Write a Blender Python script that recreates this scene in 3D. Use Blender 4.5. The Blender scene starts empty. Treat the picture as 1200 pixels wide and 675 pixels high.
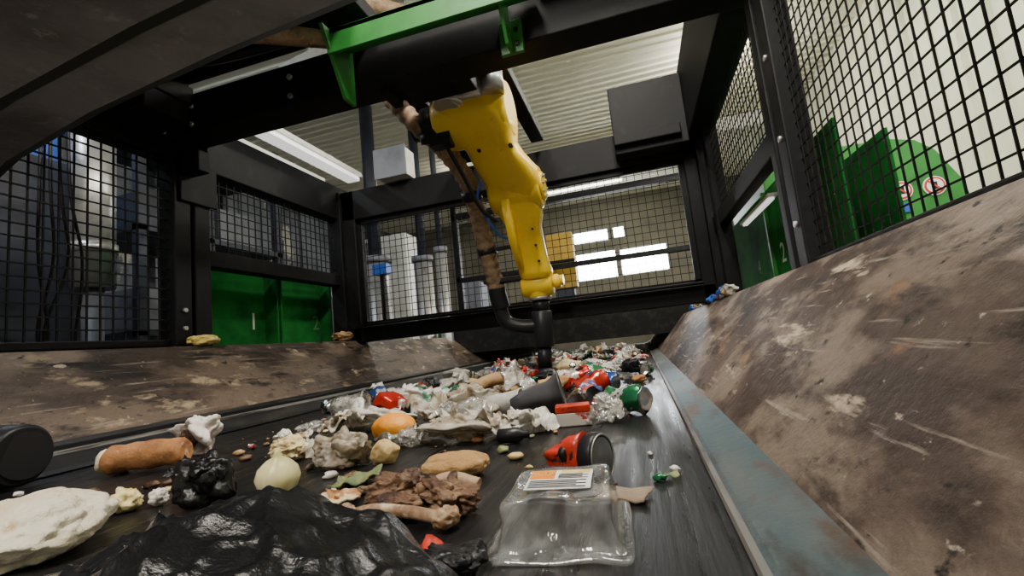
import bpy, bmesh, math, random
from mathutils import Vector, Matrix, noise, Euler
random.seed(11)
V=Vector
def link(o,parent=None):
    bpy.context.scene.collection.objects.link(o)
    if parent: o.parent=parent
    return o
def empty(name,loc=(0,0,0)):
    e=bpy.data.objects.new(name,None); e.empty_display_size=.05
    return link(e)

# ---------------- materials ----------------
def M(name,c,layers=(),rough=.5,metal=0,bump=0,bscale=40,bstretch=(1,1,1),trans=0,ior=1.45,emis=None,es=0,rlo=None,alpha=1,coat=0,spec=.5,zl=None,bd=.01):
    m=bpy.data.materials.new(name); m.use_nodes=True
    nt=m.node_tree; N=nt.nodes; L=nt.links
    b=N['Principled BSDF']
    b.inputs['Roughness'].default_value=rough; b.inputs['Metallic'].default_value=metal
    b.inputs['Transmission Weight'].default_value=trans; b.inputs['IOR'].default_value=ior
    b.inputs['Alpha'].default_value=alpha; b.inputs['Coat Weight'].default_value=coat
    b.inputs['Specular IOR Level'].default_value=spec
    b.inputs['Base Color'].default_value=(*c,1)
    tc=N.new('ShaderNodeTexCoord')
    prev=None
    def nse(sc,st,loc=(0,0,0),det=8):
        mp=N.new('ShaderNodeMapping'); mp.inputs['Scale'].default_value=st; mp.inputs['Location'].default_value=loc
        L.new(tc.outputs['Object'],mp.inputs['Vector'])
        nz=N.new('ShaderNodeTexNoise'); nz.inputs['Scale'].default_value=sc; nz.inputs['Detail'].default_value=det; nz.inputs['Roughness'].default_value=.62
        L.new(mp.outputs['Vector'],nz.inputs['Vector']); return nz
    def addmix(fac,lc):
        nonlocal prev
        mx=N.new('ShaderNodeMix'); mx.data_type='RGBA'
        L.new(fac,mx.inputs['Factor'])
        if prev: L.new(prev,mx.inputs[6])
        else: mx.inputs[6].default_value=(*c,1)
        mx.inputs[7].default_value=(*lc,1)
        prev=mx.outputs[2]
    if zl:
        for lc,z0,z1,amp,sc in zl:
            sp=N.new('ShaderNodeSeparateXYZ'); L.new(tc.outputs['Object'],sp.inputs[0])
            nz=nse(sc,(1,.5,1.5))
            ma=N.new('ShaderNodeMath'); ma.operation='MULTIPLY_ADD'; L.new(nz.outputs['Fac'],ma.inputs[0]); ma.inputs[1].default_value=amp; L.new(sp.outputs['Z'],ma.inputs[2])
            rp=N.new('ShaderNodeMapRange'); rp.inputs['From Min'].default_value=z0+amp*.5; rp.inputs['From Max'].default_value=z1+amp*.5
            L.new(ma.outputs[0],rp.inputs['Value']); addmix(rp.outputs['Result'],lc)
    for i,(lc,sc,lo,hi,st) in enumerate(layers):
        nz=nse(sc,st,(i*3.7,i*1.3,i*.7))
        rp=N.new('ShaderNodeMapRange'); rp.inputs['From Min'].default_value=lo; rp.inputs['From Max'].default_value=hi
        L.new(nz.outputs['Fac'],rp.inputs['Value']); addmix(rp.outputs['Result'],lc)
    if prev: L.new(prev,b.inputs['Base Color'])
    if bump or rlo is not None:
        nz=nse(bscale,bstretch,det=6)
        if bump:
            bp=N.new('ShaderNodeBump'); bp.inputs['Strength'].default_value=bump; bp.inputs['Distance'].default_value=bd
            L.new(nz.outputs['Fac'],bp.inputs['Height']); L.new(bp.outputs['Normal'],b.inputs['Normal'])
        if rlo is not None:
            rr=N.new('ShaderNodeMapRange'); rr.inputs['From Min'].default_value=.35; rr.inputs['From Max'].default_value=.65
            rr.inputs['To Min'].default_value=rlo; rr.inputs['To Max'].default_value=rough
            L.new(nz.outputs['Fac'],rr.inputs['Value']); L.new(rr.outputs['Result'],b.inputs['Roughness'])
    if emis:
        b.inputs['Emission Color'].default_value=(*emis,1); b.inputs['Emission Strength'].default_value=es
    return m
def thin(name,col=(.9,.93,.93),base=.10,rough=.08,bump=.4,bscale=35,milky=.12):
    m=bpy.data.materials.new(name); m.use_nodes=True; nt=m.node_tree; N=nt.nodes; L=nt.links; N.clear()
    out=N.new('ShaderNodeOutputMaterial'); tr=N.new('ShaderNodeBsdfTransparent'); gl=N.new('ShaderNodeBsdfGlossy'); df=N.new('ShaderNodeBsdfDiffuse')
    gl.inputs['Roughness'].default_value=rough; df.inputs['Color'].default_value=(*col,1); tr.inputs['Color'].default_value=(.96,.97,.97,1)
    tc=N.new('ShaderNodeTexCoord'); nz=N.new('ShaderNodeTexNoise'); nz.inputs['Scale'].default_value=bscale; nz.inputs['Detail'].default_value=4
    L.new(tc.outputs['Object'],nz.inputs['Vector'])
    bp=N.new('ShaderNodeBump'); bp.inputs['Strength'].default_value=bump; bp.inputs['Distance'].default_value=.01; L.new(nz.outputs['Fac'],bp.inputs['Height'])
    lw=N.new('ShaderNodeLayerWeight'); lw.inputs['Blend'].default_value=.35
    for n_ in (gl,df,lw): L.new(bp.outputs['Normal'],n_.inputs['Normal'])
    m1=N.new('ShaderNodeMixShader'); L.new(tr.outputs[0],m1.inputs[1]); L.new(df.outputs[0],m1.inputs[2])
    mr=N.new('ShaderNodeMapRange'); mr.inputs['From Min'].default_value=.4; mr.inputs['From Max'].default_value=.7; mr.inputs['To Min'].default_value=milky*.5; mr.inputs['To Max'].default_value=min(1,milky*2)
    L.new(nz.outputs['Fac'],mr.inputs['Value']); L.new(mr.outputs['Result'],m1.inputs[0])
    ma=N.new('ShaderNodeMath'); ma.operation='MULTIPLY_ADD'; ma.inputs[1].default_value=.75; ma.inputs[2].default_value=base; ma.use_clamp=True; L.new(lw.outputs['Facing'],ma.inputs[0])
    pw=N.new('ShaderNodeMath'); pw.operation='POWER'; pw.inputs[1].default_value=1.6; L.new(ma.outputs[0],pw.inputs[0])
    m2=N.new('ShaderNodeMixShader'); L.new(pw.outputs[0],m2.inputs[0]); L.new(m1.outputs[0],m2.inputs[1]); L.new(gl.outputs[0],m2.inputs[2])
    L.new(m2.outputs[0],out.inputs['Surface']); return m
I=(1,1,1)
mBelt=M('belt_rubber',(.006,.006,.007),[((.018,.017,.017),9,.45,.7,(1,.12,1)),((.05,.045,.04),60,.62,.8,(1,.1,1)),((.08,.07,.06),25,.66,.8,I)],rough=.46,rlo=.24,bump=.25,bscale=50,bstretch=(1,.06,1),spec=.4)
mRubber=M('skirt_rubber',(.010,.010,.011),[((.04,.036,.03),14,.5,.7,(1,.2,1))],rough=.45,bump=.15,spec=.35)
mPlate=M('worn_plate',(.085,.060,.048),[((.045,.030,.023),2.6,.48,.56,(1,.5,1)),((.17,.13,.10),5,.50,.60,(1,.6,1.4)),((.42,.34,.25),7,.61,.66,(1,.4,2.2)),((.020,.015,.013),12,.55,.66,(1,.3,1.2)),((.42,.36,.29),60,.66,.74,(1,.6,1)),((.028,.019,.015),3.3,.57,.62,(1,.4,1.3)),((.012,.01,.009),40,.61,.68,(1,.7,1)),((.26,.22,.18),30,.60,.68,(1,.12,3)),((.20,.11,.06),9,.63,.70,(1,.5,1))],rough=.62,bump=.5,bscale=35,spec=.3,zl=[((.29,.23,.185),.21,.225,.20,5)])
mPlateL=M('worn_plate_left',(.125,.090,.066),[((.05,.034,.026),4,.45,.55,(1,.5,1)),((.34,.26,.17),8,.57,.64,(1,.6,1.5)),((.018,.014,.012),14,.54,.64,(1,.3,1.3)),((.55,.45,.33),9,.65,.68,(1,1,1.5)),((.5,.42,.3),60,.66,.74,I),((.012,.01,.009),42,.60,.67,(1,.7,1)),((.24,.2,.16),30,.60,.68,(1,.12,3))],rough=.45,bump=.5,bscale=35,zl=[((.20,.15,.115),.24,.28,.1,6)])
mBlue=M('blue_steel',(.045,.072,.080),[((.085,.09,.088),6,.48,.65,(1,.3,1)),((.06,.036,.024),7,.52,.60,(1,.35,1)),((.03,.028,.026),12,.56,.66,(1,.3,1)),((.20,.17,.13),40,.66,.75,(1,.3,1))],rough=.55,bump=.25,spec=.3)
mEdge=M('scraped_steel',(.16,.155,.145),[((.03,.025,.022),20,.48,.6,(1,.15,1))],rough=.5,metal=.1,spec=.3)
mBlack=M('black_steel',(.005,.005,.006),[((.018,.017,.016),12,.55,.8,I)],rough=.55,bump=.05,spec=.22)
mWire=M('black_wire',(.006,.006,.007),[((.02,.02,.02),30,.5,.7,I)],rough=.6,spec=.2)
mHood=M('dusty_hood_metal',(.22,.225,.245),[((.11,.115,.125),4,.45,.62,I),((.34,.34,.34),30,.6,.72,I),((.45,.44,.42),80,.68,.76,I)],rough=.4,bump=.15,rlo=.28)
mHoodD=M('hood_dark',(.010,.010,.011),[((.03,.03,.03),9,.5,.7,I)],rough=.45)
mGreen=M('green_paint',(.025,.20,.03),[((.015,.12,.022),5,.5,.7,I)],rough=.42)
mGreenD=M('green_bin_paint_shaded',(.018,.16,.03),[((.01,.08,.018),4,.45,.65,I),((.07,.17,.07),30,.64,.74,I)],rough=.9,spec=.05)  # bin green with the shadow on the panels mixed into the colour
mYel=M('robot_yellow',(.94,.63,.020),[((.76,.46,.015),6,.54,.75,I),((.26,.15,.02),22,.67,.78,I)],rough=.36,coat=.2)
mYelD=M('yellow_guard_paint',(.45,.28,.03),[((.3,.2,.04),6,.5,.7,I)],rough=.5)
mHose=M('hose_tan',(.30,.20,.12),[((.14,.09,.055),30,.45,.65,I),((.42,.32,.2),50,.6,.7,I)],rough=.55)
mHoseB=M('hose_black',(.012,.012,.014),rough=.45,spec=.3)
mSil=M('brushed_silver',(.5,.5,.5),[((.3,.3,.3),10,.5,.7,I)],rough=.35,metal=.7)
mGrey=M('grey_paint',(.15,.16,.19),[((.09,.10,.12),6,.45,.7,I)],rough=.5)
mDGrey=M('dark_grey_paint',(.022,.027,.045),[((.012,.013,.02),6,.45,.7,I)],rough=.5)
mWhiteP=M('white_enamel',(.70,.70,.67),[((.55,.54,.5),8,.5,.7,I)],rough=.4)
mCeil=M('cream_ceiling_sheet',(.84,.81,.69),[((.76,.73,.60),2,.45,.7,I)],rough=.55)
mWallR=M('cream_wall_panel',(.56,.57,.43),[((.44,.46,.34),1.5,.45,.7,I)],rough=.6)
mWallB=M('hall_wall_paint',(.19,.175,.13),[((.10,.095,.07),1.2,.45,.7,I)],rough=.7)
mWallL=M('hall_wall_paint_left',(.14,.15,.17),[((.05,.055,.07),1.4,.45,.6,I),((.4,.38,.3),1.8,.60,.64,I)],rough=.7)
mFloor=M('concrete_floor',(.13,.12,.11),[((.07,.065,.06),1.5,.45,.7,I),((.18,.17,.15),12,.58,.7,I)],rough=.7,bump=.1,bscale=10)
mFrameW=M('window_frame',(.25,.25,.24),rough=.5)
mLamp=M('lamp_glow',(1,1,1),emis=(1,.97,.9),es=6)
mLampS=M('lamp_glow_soft',(1,1,1),emis=(1,.98,.95),es=.9)
mBlueP=M('blue_plastic',(.02,.09,.40),rough=.35)
mRed=M('red_plastic',(.55,.04,.02),[((.30,.025,.018),18,.5,.65,I),((.03,.02,.02),28,.60,.64,I),((.35,.25,.2),40,.64,.7,I)],rough=.3)
mRedW=M('red_white_print',(.66,.61,.54),[((.48,.04,.03),22,.5,.53,I),((.3,.22,.15),30,.6,.68,I)],rough=.45)
mOrange=M('orange_peel',(.85,.33,.02),[((.62,.2,.015),20,.5,.7,I)],rough=.45,bump=.2,bscale=150)
mBread=M('bread_crust',(.42,.24,.09),[((.62,.42,.2),14,.45,.62,I),((.22,.11,.04),30,.58,.7,I)],rough=.8,bump=.5,bscale=90)
mRoll=M('brown_roll',(.44,.20,.075),[((.28,.11,.045),16,.45,.6,I),((.66,.46,.27),25,.60,.70,I)],rough=.75,bump=.4,bscale=80)
mFoam=M('white_bread_slab',(.76,.66,.48),[((.86,.80,.66),12,.45,.6,I),((.60,.42,.21),18,.58,.68,I),((.34,.23,.14),50,.66,.75,I)],rough=.85,bump=.8,bscale=60)
mOnion=M('onion_skin',(.84,.76,.46),[((.74,.68,.32),10,.48,.62,(1,1,.3)),((.92,.88,.7),25,.55,.7,(1,1,.2))],rough=.3)
mMeat=M('meat_scrap',(.15,.075,.042),[((.30,.185,.105),16,.52,.62,I),((.045,.022,.015),25,.50,.60,I),((.50,.38,.26),45,.62,.68,I)],rough=.4,bump=.9,bscale=70)
mBone=M('bone',(.42,.28,.17),[((.22,.12,.06),18,.5,.6,I),((.65,.53,.38),30,.58,.66,I)],rough=.5,bump=.4)
mPotato=M('potato',(.66,.48,.2),[((.45,.3,.12),25,.5,.65,I)],rough=.7,bump=.3)
mBag=M('black_bin_bag',(.006,.006,.007),[((.015,.015,.017),8,.5,.7,I)],rough=.27,bump=.6,bscale=24,bstretch=(1,1.8,1),bd=.008,spec=.5)
mFilm=M('white_film',(.74,.71,.64),[((.52,.44,.33),12,.52,.64,I),((.86,.85,.82),30,.56,.65,I)],rough=.25,trans=.2,bump=.35,bscale=45)
mFilmC=M('cloudy_film',(.50,.41,.29),[((.74,.70,.61),16,.46,.56,I),((.26,.18,.11),22,.56,.66,I)],rough=.2,trans=.35,bump=.4,bscale=45)
mClear=thin('clear_plastic',base=.14,bump=.25,milky=.14)
mClearB=thin('clear_bag_film',col=(.85,.82,.75),base=.22,rough=.14,bump=.7,bscale=45,milky=.3)
mTissue=M('tissue_paper',(.80,.75,.70),[((.5,.38,.33),14,.52,.62,I)],rough=.8,bump=.6)
mPrint=M('printed_film',(.74,.71,.65),[((.10,.25,.17),10,.56,.57,I),((.55,.09,.05),12,.59,.60,I),((.75,.56,.10),11,.61,.62,I)],rough=.28)
mPrintB=M('printed_wrapper_blue',(.04,.07,.22),[((.55,.53,.5),18,.52,.54,I),((.45,.08,.05),22,.58,.6,I)],rough=.3)
mCard=M('grey_card',(.30,.23,.165),[((.18,.13,.09),12,.45,.65,I)],rough=.8)
mTan=M('tan_scrap',(.44,.28,.13),[((.24,.13,.06),18,.45,.62,I)],rough=.65,bump=.5)
mCream=M('cream_scrap',(.78,.64,.36),[((.58,.42,.18),25,.5,.62,I)],rough=.7,bump=.5)
mBrown=M('brown_scrap',(.09,.05,.03),[((.18,.11,.06),18,.45,.62,I)],rough=.45,bump=.5)
mGCan=M('green_can',(.025,.19,.08),[((.62,.62,.58),18,.54,.56,I),((.03,.03,.03),24,.58,.60,I)],rough=.25,metal=.5)
mRCan=M('red_can',(.50,.03,.02),[((.65,.62,.58),18,.56,.58,I),((.03,.02,.02),24,.60,.62,I)],rough=.25,metal=.5)
mBCan=M('blue_can',(.03,.09,.32),[((.6,.6,.6),18,.54,.56,I)],rough=.25,metal=.5)
mWCan=M('white_cup',(.60,.59,.57),[((.38,.36,.33),10,.5,.65,I)],rough=.35)
mAlu=M('bare_can_metal',(.6,.6,.6),[((.3,.3,.3),15,.5,.7,I)],rough=.2,metal=1)
mDark=M('dark_plastic',(.013,.013,.015),rough=.38,spec=.35)
mGCup=M('grey_cup',(.055,.055,.06),rough=.35)
mLeaf=M('leaf_scrap',(.10,.15,.06),[((.22,.23,.1),20,.45,.6,I)],rough=.6)
mYelS=M('yellow_scrap',(.72,.56,.14),[((.82,.7,.34),20,.45,.6,I)],rough=.6,bump=.4)
mStickW=M('sticker_white',(.8,.8,.8),rough=.5)
mPaintW=M('white_number_paint',(.50,.58,.46),rough=.5)
mPaintF=M('faded_number_paint',(.07,.19,.07),rough=.6)
mLabelO=M('label_orange',(.9,.25,.015),rough=.5)

# ---------------- builder ----------------
class B:
    def __init__(s): s.bm=bmesh.new(); s.mats=[]
    def mi(s,m):
        if m not in s.mats: s.mats.append(m)
        return s.mats.index(m)
    def face(s,vs,m,smooth=False):
        try:
            f=s.bm.faces.new(vs); f.material_index=s.mi(m); f.smooth=smooth; return f
        except ValueError: return None
    def hexa(s,p,m):
        v=[s.bm.verts.new(q) for q in p]
        for a in ((0,3,2,1),(4,5,6,7),(0,1,5,4),(1,2,6,5),(2,3,7,6),(3,0,4,7)): s.face([v[i] for i in a],m)
    def box(s,x0,x1,y0,y1,z0,z1,m,mat=None):
        p=[V((x0,y0,z0)),V((x1,y0,z0)),V((x1,y1,z0)),V((x0,y1,z0)),V((x0,y0,z1)),V((x1,y0,z1)),V((x1,y1,z1)),V((x0,y1,z1))]
        if mat: p=[mat@q for q in p]
        s.hexa(p,m)
    def bar(s,a,b,w,h,m,up=V((0,0,1))):
        a=V(a);b=V(b);d=(b-a).normalized()
        if abs(d.dot(up))>.95: up=V((0,1,0))
        x=d.cross(up).normalized(); y=x.cross(d)
        x*=w/2;y*=h/2
        s.hexa([a-x-y,a+x-y,b+x-y,b-x-y,a-x+y,a+x+y,b+x+y,b-x+y],m)
    def prism(s,pts,ext,m):
        ext=V(ext); a=[s.bm.verts.new(V(p)) for p in pts]; b=[s.bm.verts.new(V(p)+ext) for p in pts]
        n=len(a)
        s.face(a[::-1],m); s.face(b,m)
        for i in range(n): s.face([a[i],a[(i+1)%n],b[(i+1)%n],b[i]],m)
    def rings(s,rings,m,cap=True,smooth=True):
        R=[[s.bm.verts.new(p) for p in r] for r in rings]; n=len(R[0])
        for i in range(len(R)-1):
            for j in range(n): s.face([R[i][j],R[i][(j+1)%n],R[i+1][(j+1)%n],R[i+1][j]],m,smooth)
        if cap: s.face(R[0][::-1],m); s.face(R[-1],m)
    def cyl(s,a,b,r0,r1=None,m=None,seg=28,cap=True,bev=0):
        a=V(a);b=V(b); r1=r0 if r1 is None else r1
        d=(b-a).normalized(); up=V((0,0,1)) if abs(d.z)<.95 else V((0,1,0))
        x=d.cross(up).normalized(); y=x.cross(d)
        prof=[(0,r0),(1,r1)]
        L=(b-a).length
        if bev: prof=[(0,r0-bev),(bev/L,r0),(1-bev/L,r1),(1,r1-bev)]
        s.rings([[a+(b-a)*t+(x*math.cos(q)+y*math.sin(q))*r for q in [2*math.pi*k/seg for k in range(seg)]] for t,r in prof],m,cap)
    def lathe(s,a,d,prof,m,seg=28,cap=True,dent=0,seed=0):
        a=V(a);d=V(d).normalized(); up=V((0,0,1)) if abs(d.z)<.95 else V((0,1,0))
        x=d.cross(up).normalized(); y=x.cross(d)
        def rr(t,r,q): return r*(1+dent*noise.noise(V((t*30+seed,math.cos(q)*1.5,math.sin(q)*1.5)))) if dent else r
        s.rings([[a+d*t+(x*math.cos(q)+y*math.sin(q))*rr(t,r,q) for q in [2*math.pi*k/seg for k in range(seg)]] for t,r in prof],m,cap)
    def tube(s,pts,r,m,seg=14,res=10,rib=0):
        P=[V(p) for p in pts]; P=[2*P[0]-P[1]]+P+[2*P[-1]-P[-2]]
        path=[]
        for i in range(1,len(P)-2):
            for k in range(res):
                t=k/res
                path.append(.5*((2*P[i])+(-P[i-1]+P[i+1])*t+(2*P[i-1]-5*P[i]+4*P[i+1]-P[i+2])*t*t+(-P[i-1]+3*P[i]-3*P[i+1]+P[i+2])*t**3))
        path.append(P[-2]); rs=[]; x=None
        for i,p in enumerate(path):
            d=(path[min(i+1,len(path)-1)]-path[max(i-1,0)]).normalized()
            if x is None: x=d.cross(V((0,0,1)) if abs(d.z)<.9 else V((0,1,0))).normalized()
            x=(x-d*x.dot(d)).normalized(); y=d.cross(x)
            rr=r*(1+rib*(1 if (i//2)%2 else 0)) if rib else r
            rs.append([p+(x*math.cos(q)+y*math.sin(q))*rr for q in [2*math.pi*k/seg for k in range(seg)]])
        s.rings(rs,m)
    def loft(s,secs,m,seg=32,pw=.45):
        rs=[]
        for c,x,y,w,h in secs:
            c=V(c);x=V(x).normalized();y=V(y).normalized(); r=[]
            for k in range(seg):
                q=2*math.pi*k/seg; cc=math.cos(q); ss=math.sin(q)
                r.append(c+x*(w/2*math.copysign(abs(cc)**pw,cc))+y*(h/2*math.copysign(abs(ss)**pw,ss)))
            rs.append(r)
        s.rings(rs,m)
    def place(s,vs,c,m,rest,flat,smooth):
        zmin=min(v.co.z for v in vs); zmax=max(v.co.z for v in vs); cut=zmin+(zmax-zmin)*flat
        c=V(c)
        for v in vs:
            if rest is not None: v.co.z=max(v.co.z,cut)-cut+rest; v.co.x+=c.x; v.co.y+=c.y
            else: v.co+=c
        k=s.mi(m)
        for f in set(f for v in vs for f in v.link_faces): f.material_index=k; f.smooth=smooth
    def blob(s,c,size,m,amp=.15,freq=1.6,seed=0,sub=4,rot=(0,0,0),rest=None,flat=.12):
        vs=bmesh.ops.create_icosphere(s.bm,subdivisions=sub,radius=1)['verts']; off=V((seed*7.31,seed*3.17,seed*1.73)); R=Euler(rot).to_matrix()
        for v in vs:
            p=v.co.copy(); n=0;a=1;f=freq
            for o in range(4 if sub>3 else 2): n+=noise.noise(p*f+off)*a; a*=.55; f*=2.05
            p=p*(1+amp*n); v.co=R@V((p.x*size[0],p.y*size[1],p.z*size[2]))
        s.place(vs,c,m,rest,flat,True)
    def crumple(s,c,size,m,seed=0,sub=4,rot=(0,0,0),rest=.001,K=18,amp=.3,flat=.1,freq=1.2):
        rn=random.Random(seed*13+7); pl=[]
        for i in range(K):
            n=V((rn.gauss(0,1),rn.gauss(0,1),rn.gauss(0,1))).normalized(); pl.append((n,rn.uniform(.55,1.0)))
        vs=bmesh.ops.create_icosphere(s.bm,subdivisions=sub,radius=1)['verts']; off=V((seed*7.31,seed*3.17,seed*1.73)); R=Euler(rot).to_matrix()
        for v in vs:
            p=v.co.copy(); n1=noise.noise(p*1.4+off); n2=noise.noise(p*1.4+off+V((9,0,0)))
            q=(p+V((n1,n2,n1*n2*2))*.5).normalized(); r=1.2
            for n,dd in pl:
                t=q.dot(n)
                if t>.05 and dd<r*t: r=dd/t
            a1=abs(noise.noise(q*freq+off)); 
            r=r*(1-amp*max(0,.22-a1)/.22)*(1+.35*n1)*1.1
            if sub>3: r*=1-amp*.3*max(0,.15-abs(noise.noise(q*freq*2.7+off)))/.15
            p=p*r; v.co=R@V((p.x*size[0],p.y*size[1],p.z*size[2]))
        s.place(vs,c,m,rest,flat,sub>3)
    def sheet(s,c,w,l,m,rotz=0,bend=.3,seed=0,n=7,thick=.0015,tilt=(0,0),fold=0):
        off=V((seed*5.1,seed*2.3,0)); R=Euler((tilt[0],tilt[1],rotz)).to_matrix()
        P=[[None]*n for _ in range(n)]
        for i in range(n):
            for j in range(n):
                u=i/(n-1)-.5; v=j/(n-1)-.5
                z=noise.noise(V((u*2.4,v*2.4,0))+off)*bend*w+abs(noise.noise(V((u*5,v*5,3))+off))*bend*w*.6+fold*w*abs(u)
                wv=1+.35*noise.noise(V((u*3,v*3,9))+off)
                P[i][j]=R@V((u*w*wv,v*l*wv,z))
        zm=min(P[i][j].z for i in range(n) for j in range(n))
        c=V(c)
        top=[[s.bm.verts.new(P[i][j]+V((c.x,c.y,c.z-zm+thick))) for j in range(n)] for i in range(n)]
        bot=[[s.bm.verts.new(P[i][j]+V((c.x,c.y,c.z-zm))) for j in range(n)] for i in range(n)]
        for i in range(n-1):
            for j in range(n-1):
                s.face([top[i][j],top[i+1][j],top[i+1][j+1],top[i][j+1]],m,True)
                s.face([bot[i][j],bot[i][j+1],bot[i+1][j+1],bot[i+1][j]],m,True)
        for i in range(n-1):
            s.face([top[i+1][0],top[i][0],bot[i][0],bot[i+1][0]],m); s.face([top[i][n-1],top[i+1][n-1],bot[i+1][n-1],bot[i][n-1]],m)
            s.face([top[0][i],top[0][i+1],bot[0][i+1],bot[0][i]],m); s.face([top[n-1][i+1],top[n-1][i],bot[n-1][i],bot[n-1][i+1]],m)
    def bagc(s,c,size,m,seed=0,flaps=3,sub=5):
        s.crumple(c,size,m,seed=seed,sub=sub,amp=.35)
        rn=random.Random(seed)
        for i in range(flaps):
            a=rn.uniform(0,6.28)
            s.sheet((c[0]+math.cos(a)*size[0]*.75,c[1]+math.sin(a)*size[1]*.75,.002+rn.random()*size[2]*.4),size[0]*rn.uniform(.7,1.1),size[0]*rn.uniform(.6,1),m,rotz=a,bend=.45,seed=seed+i,n=12,tilt=(rn.uniform(-.4,.4),rn.uniform(-.5,.5)),thick=.0006)
    def done(s,name,parent=None,bevel=0,fixn=False):
        if fixn: bmesh.ops.recalc_face_normals(s.bm,faces=s.bm.faces[:])
        me=bpy.data.meshes.new(name); s.bm.to_mesh(me); s.bm.free()
        for m in s.mats: me.materials.append(m)
        o=bpy.data.objects.new(name,me); link(o,parent)
        if bevel:
            md=o.modifiers.new('bevel','BEVEL'); md.width=bevel; md.segments=2; md.limit_method='ANGLE'; md.angle_limit=.6
        return o
def text(name,body,loc,xa,ya,size,m,parent=None):
    cu=bpy.data.curves.new(name,'FONT'); cu.body=body; cu.size=size; cu.extrude=.0008; cu.align_x='CENTER'; cu.align_y='CENTER'
    cu.materials.append(m); o=bpy.data.objects.new(name,cu)
    xa=V(xa).normalized(); ya=V(ya).normalized(); za=xa.cross(ya)
    mt=Matrix((xa,ya,za)).transposed().to_4x4(); mt.translation=V(loc)
    link(o,parent); o.matrix_world=mt
    return o
def wire(b,o,u,v,w,h,cell,r,m):
    o=V(o);u=V(u);v=V(v); n=u.cross(v)
    for i in range(int(w/cell)+1):
        a=o+u*(i*cell); b.bar(a,a+v*h,r*2,r*2,m,up=n)
    for i in range(int(h/cell)+1):
        a=o+v*(i*cell)+n*r*1.2; b.bar(a,a+u*w,r*2,r*2,m,up=n)

# ---------------- camera ----------------
psi=math.radians(14.8); th=math.radians(6.96); ro=math.radians(6)
d=V((-math.sin(psi)*math.cos(th),math.cos(psi)*math.cos(th),math.sin(th)))
r0=V((math.cos(psi),math.sin(psi),0)); u0=r0.cross(d)
r=r0*math.cos(ro)-u0*math.sin(ro); u=r0*math.sin(ro)+u0*math.cos(ro)
cd=bpy.data.cameras.new('camera'); cam=bpy.data.objects.new('camera',cd); link(cam)
mt=Matrix((r,u,-d)).transposed().to_4x4(); mt.translation=V((0,0,.2)); cam.matrix_world=mt
cd.lens=16.2; cd.sensor_width=36; cd.clip_start=.01; cd.clip_end=100
bpy.context.scene.camera=cam

# ---------------- room ----------------
XL,XR,YB,YF,ZF,ZC=-5.2,2.4,9.5,-2.5,-.9,3.0
b=B(); b.box(XL-.1,XR+.1,YF,YB+.1,ZF-.1,ZF,mFloor); b.done('floor')
b=B(); b.box(XL-.1,XL,YF,YB,ZF,ZC,mWallL)
for i in range(30): b.box(XL,XL+.03,YF+i*.4,YF+i*.4+.05,ZF,ZC,mWallL)
b.done('wall_left')
b=B(); b.box(XL-.1,XR+.1,YF-.1,YF,ZF,ZC,mWallB); b.done('wall_front')
b=B(); b.box(XR,XR+.1,YF,YB,ZF,ZC,mWallR)
for i in range(44): b.prism([(XR,YF+i*.27,ZF),(XR-.03,YF+i*.27+.02,ZF),(XR-.03,YF+i*.27+.05,ZF),(XR,YF+i*.27+.07,ZF)],(0,0,ZC-ZF),mWallR)
b.done('wall_right',fixn=True)
wins=[(-1.14,-.35,2.10,2.38),(-.28,-.02,2.12,2.38),(-1.14,-.25,1.32,1.92),(-.2,.75,1.33,1.90)]
b=B()
xs=sorted({XL,XR}|{w[0] for w in wins}|{w[1] for w in wins}); zs=sorted({ZF,ZC}|{w[2] for w in wins}|{w[3] for w in wins})
for i in range(len(xs)-1):
    for j in range(len(zs)-1):
        cx=(xs[i]+xs[i+1])/2; cz=(zs[j]+zs[j+1])/2
        if not any(w[0]<cx<w[1] and w[2]<cz<w[3] for w in wins):
            b.box(xs[i],xs[i+1],YB,YB+.1,zs[j],zs[j+1],mWallB)
b.done('wall_back')
for i,w in enumerate(wins):
    b=B(); t=.03
    b.box(w[0],w[1],YB+.02,YB+.07,w[2],w[2]+t,mFrameW); b.box(w[0],w[1],YB+.02,YB+.07,w[3]-t,w[3],mFrameW)
    b.box(w[0],w[0]+t,YB+.02,YB+.07,w[2]+t,w[3]-t,mFrameW); b.box(w[1]-t,w[1],YB+.02,YB+.07,w[2]+t,w[3]-t,mFrameW)
    b.done('window_%d'%(i+1))
b=B(); pr=[]; y=YF
while y<YB:
    pr+=[(y,ZC),(y+.075,ZC),(y+.083,ZC-.018),(y+.105,ZC-.018)]; y+=.12
for i in range(len(pr)-1):
    p,q=pr[i],pr[i+1]
    b.hexa([V((XL,p[0],p[1])),V((XR,p[0],p[1])),V((XR,q[0]+1e-4,q[1])),V((XL,q[0]+1e-4,q[1])),V((XL,p[0],ZC+.1)),V((XR,p[0],ZC+.1)),V((XR,q[0]+1e-4,ZC+.1)),V((XL,q[0]+1e-4,ZC+.1))],mCeil)
b.done('ceiling')
b=B(); b.box(XL,XR,6.6,6.75,ZC-.22,ZC-.03,mWhiteP); b.done('trim_1',bevel=.01)
b=B(); b.box(XR-.09,XR-.035,1.5,1.62,ZF,ZC-.03,mGrey); b.box(XR-.09,XR-.035,2.6,2.72,ZF,ZC-.03,mGrey); b.box(XR-.09,XR-.035,1.62,2.6,1.7,1.8,mGrey)
b.box(XR-.05,XR-.035,1.62,2.6,1.0,1.7,mLampS); b.done('window_5')

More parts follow.
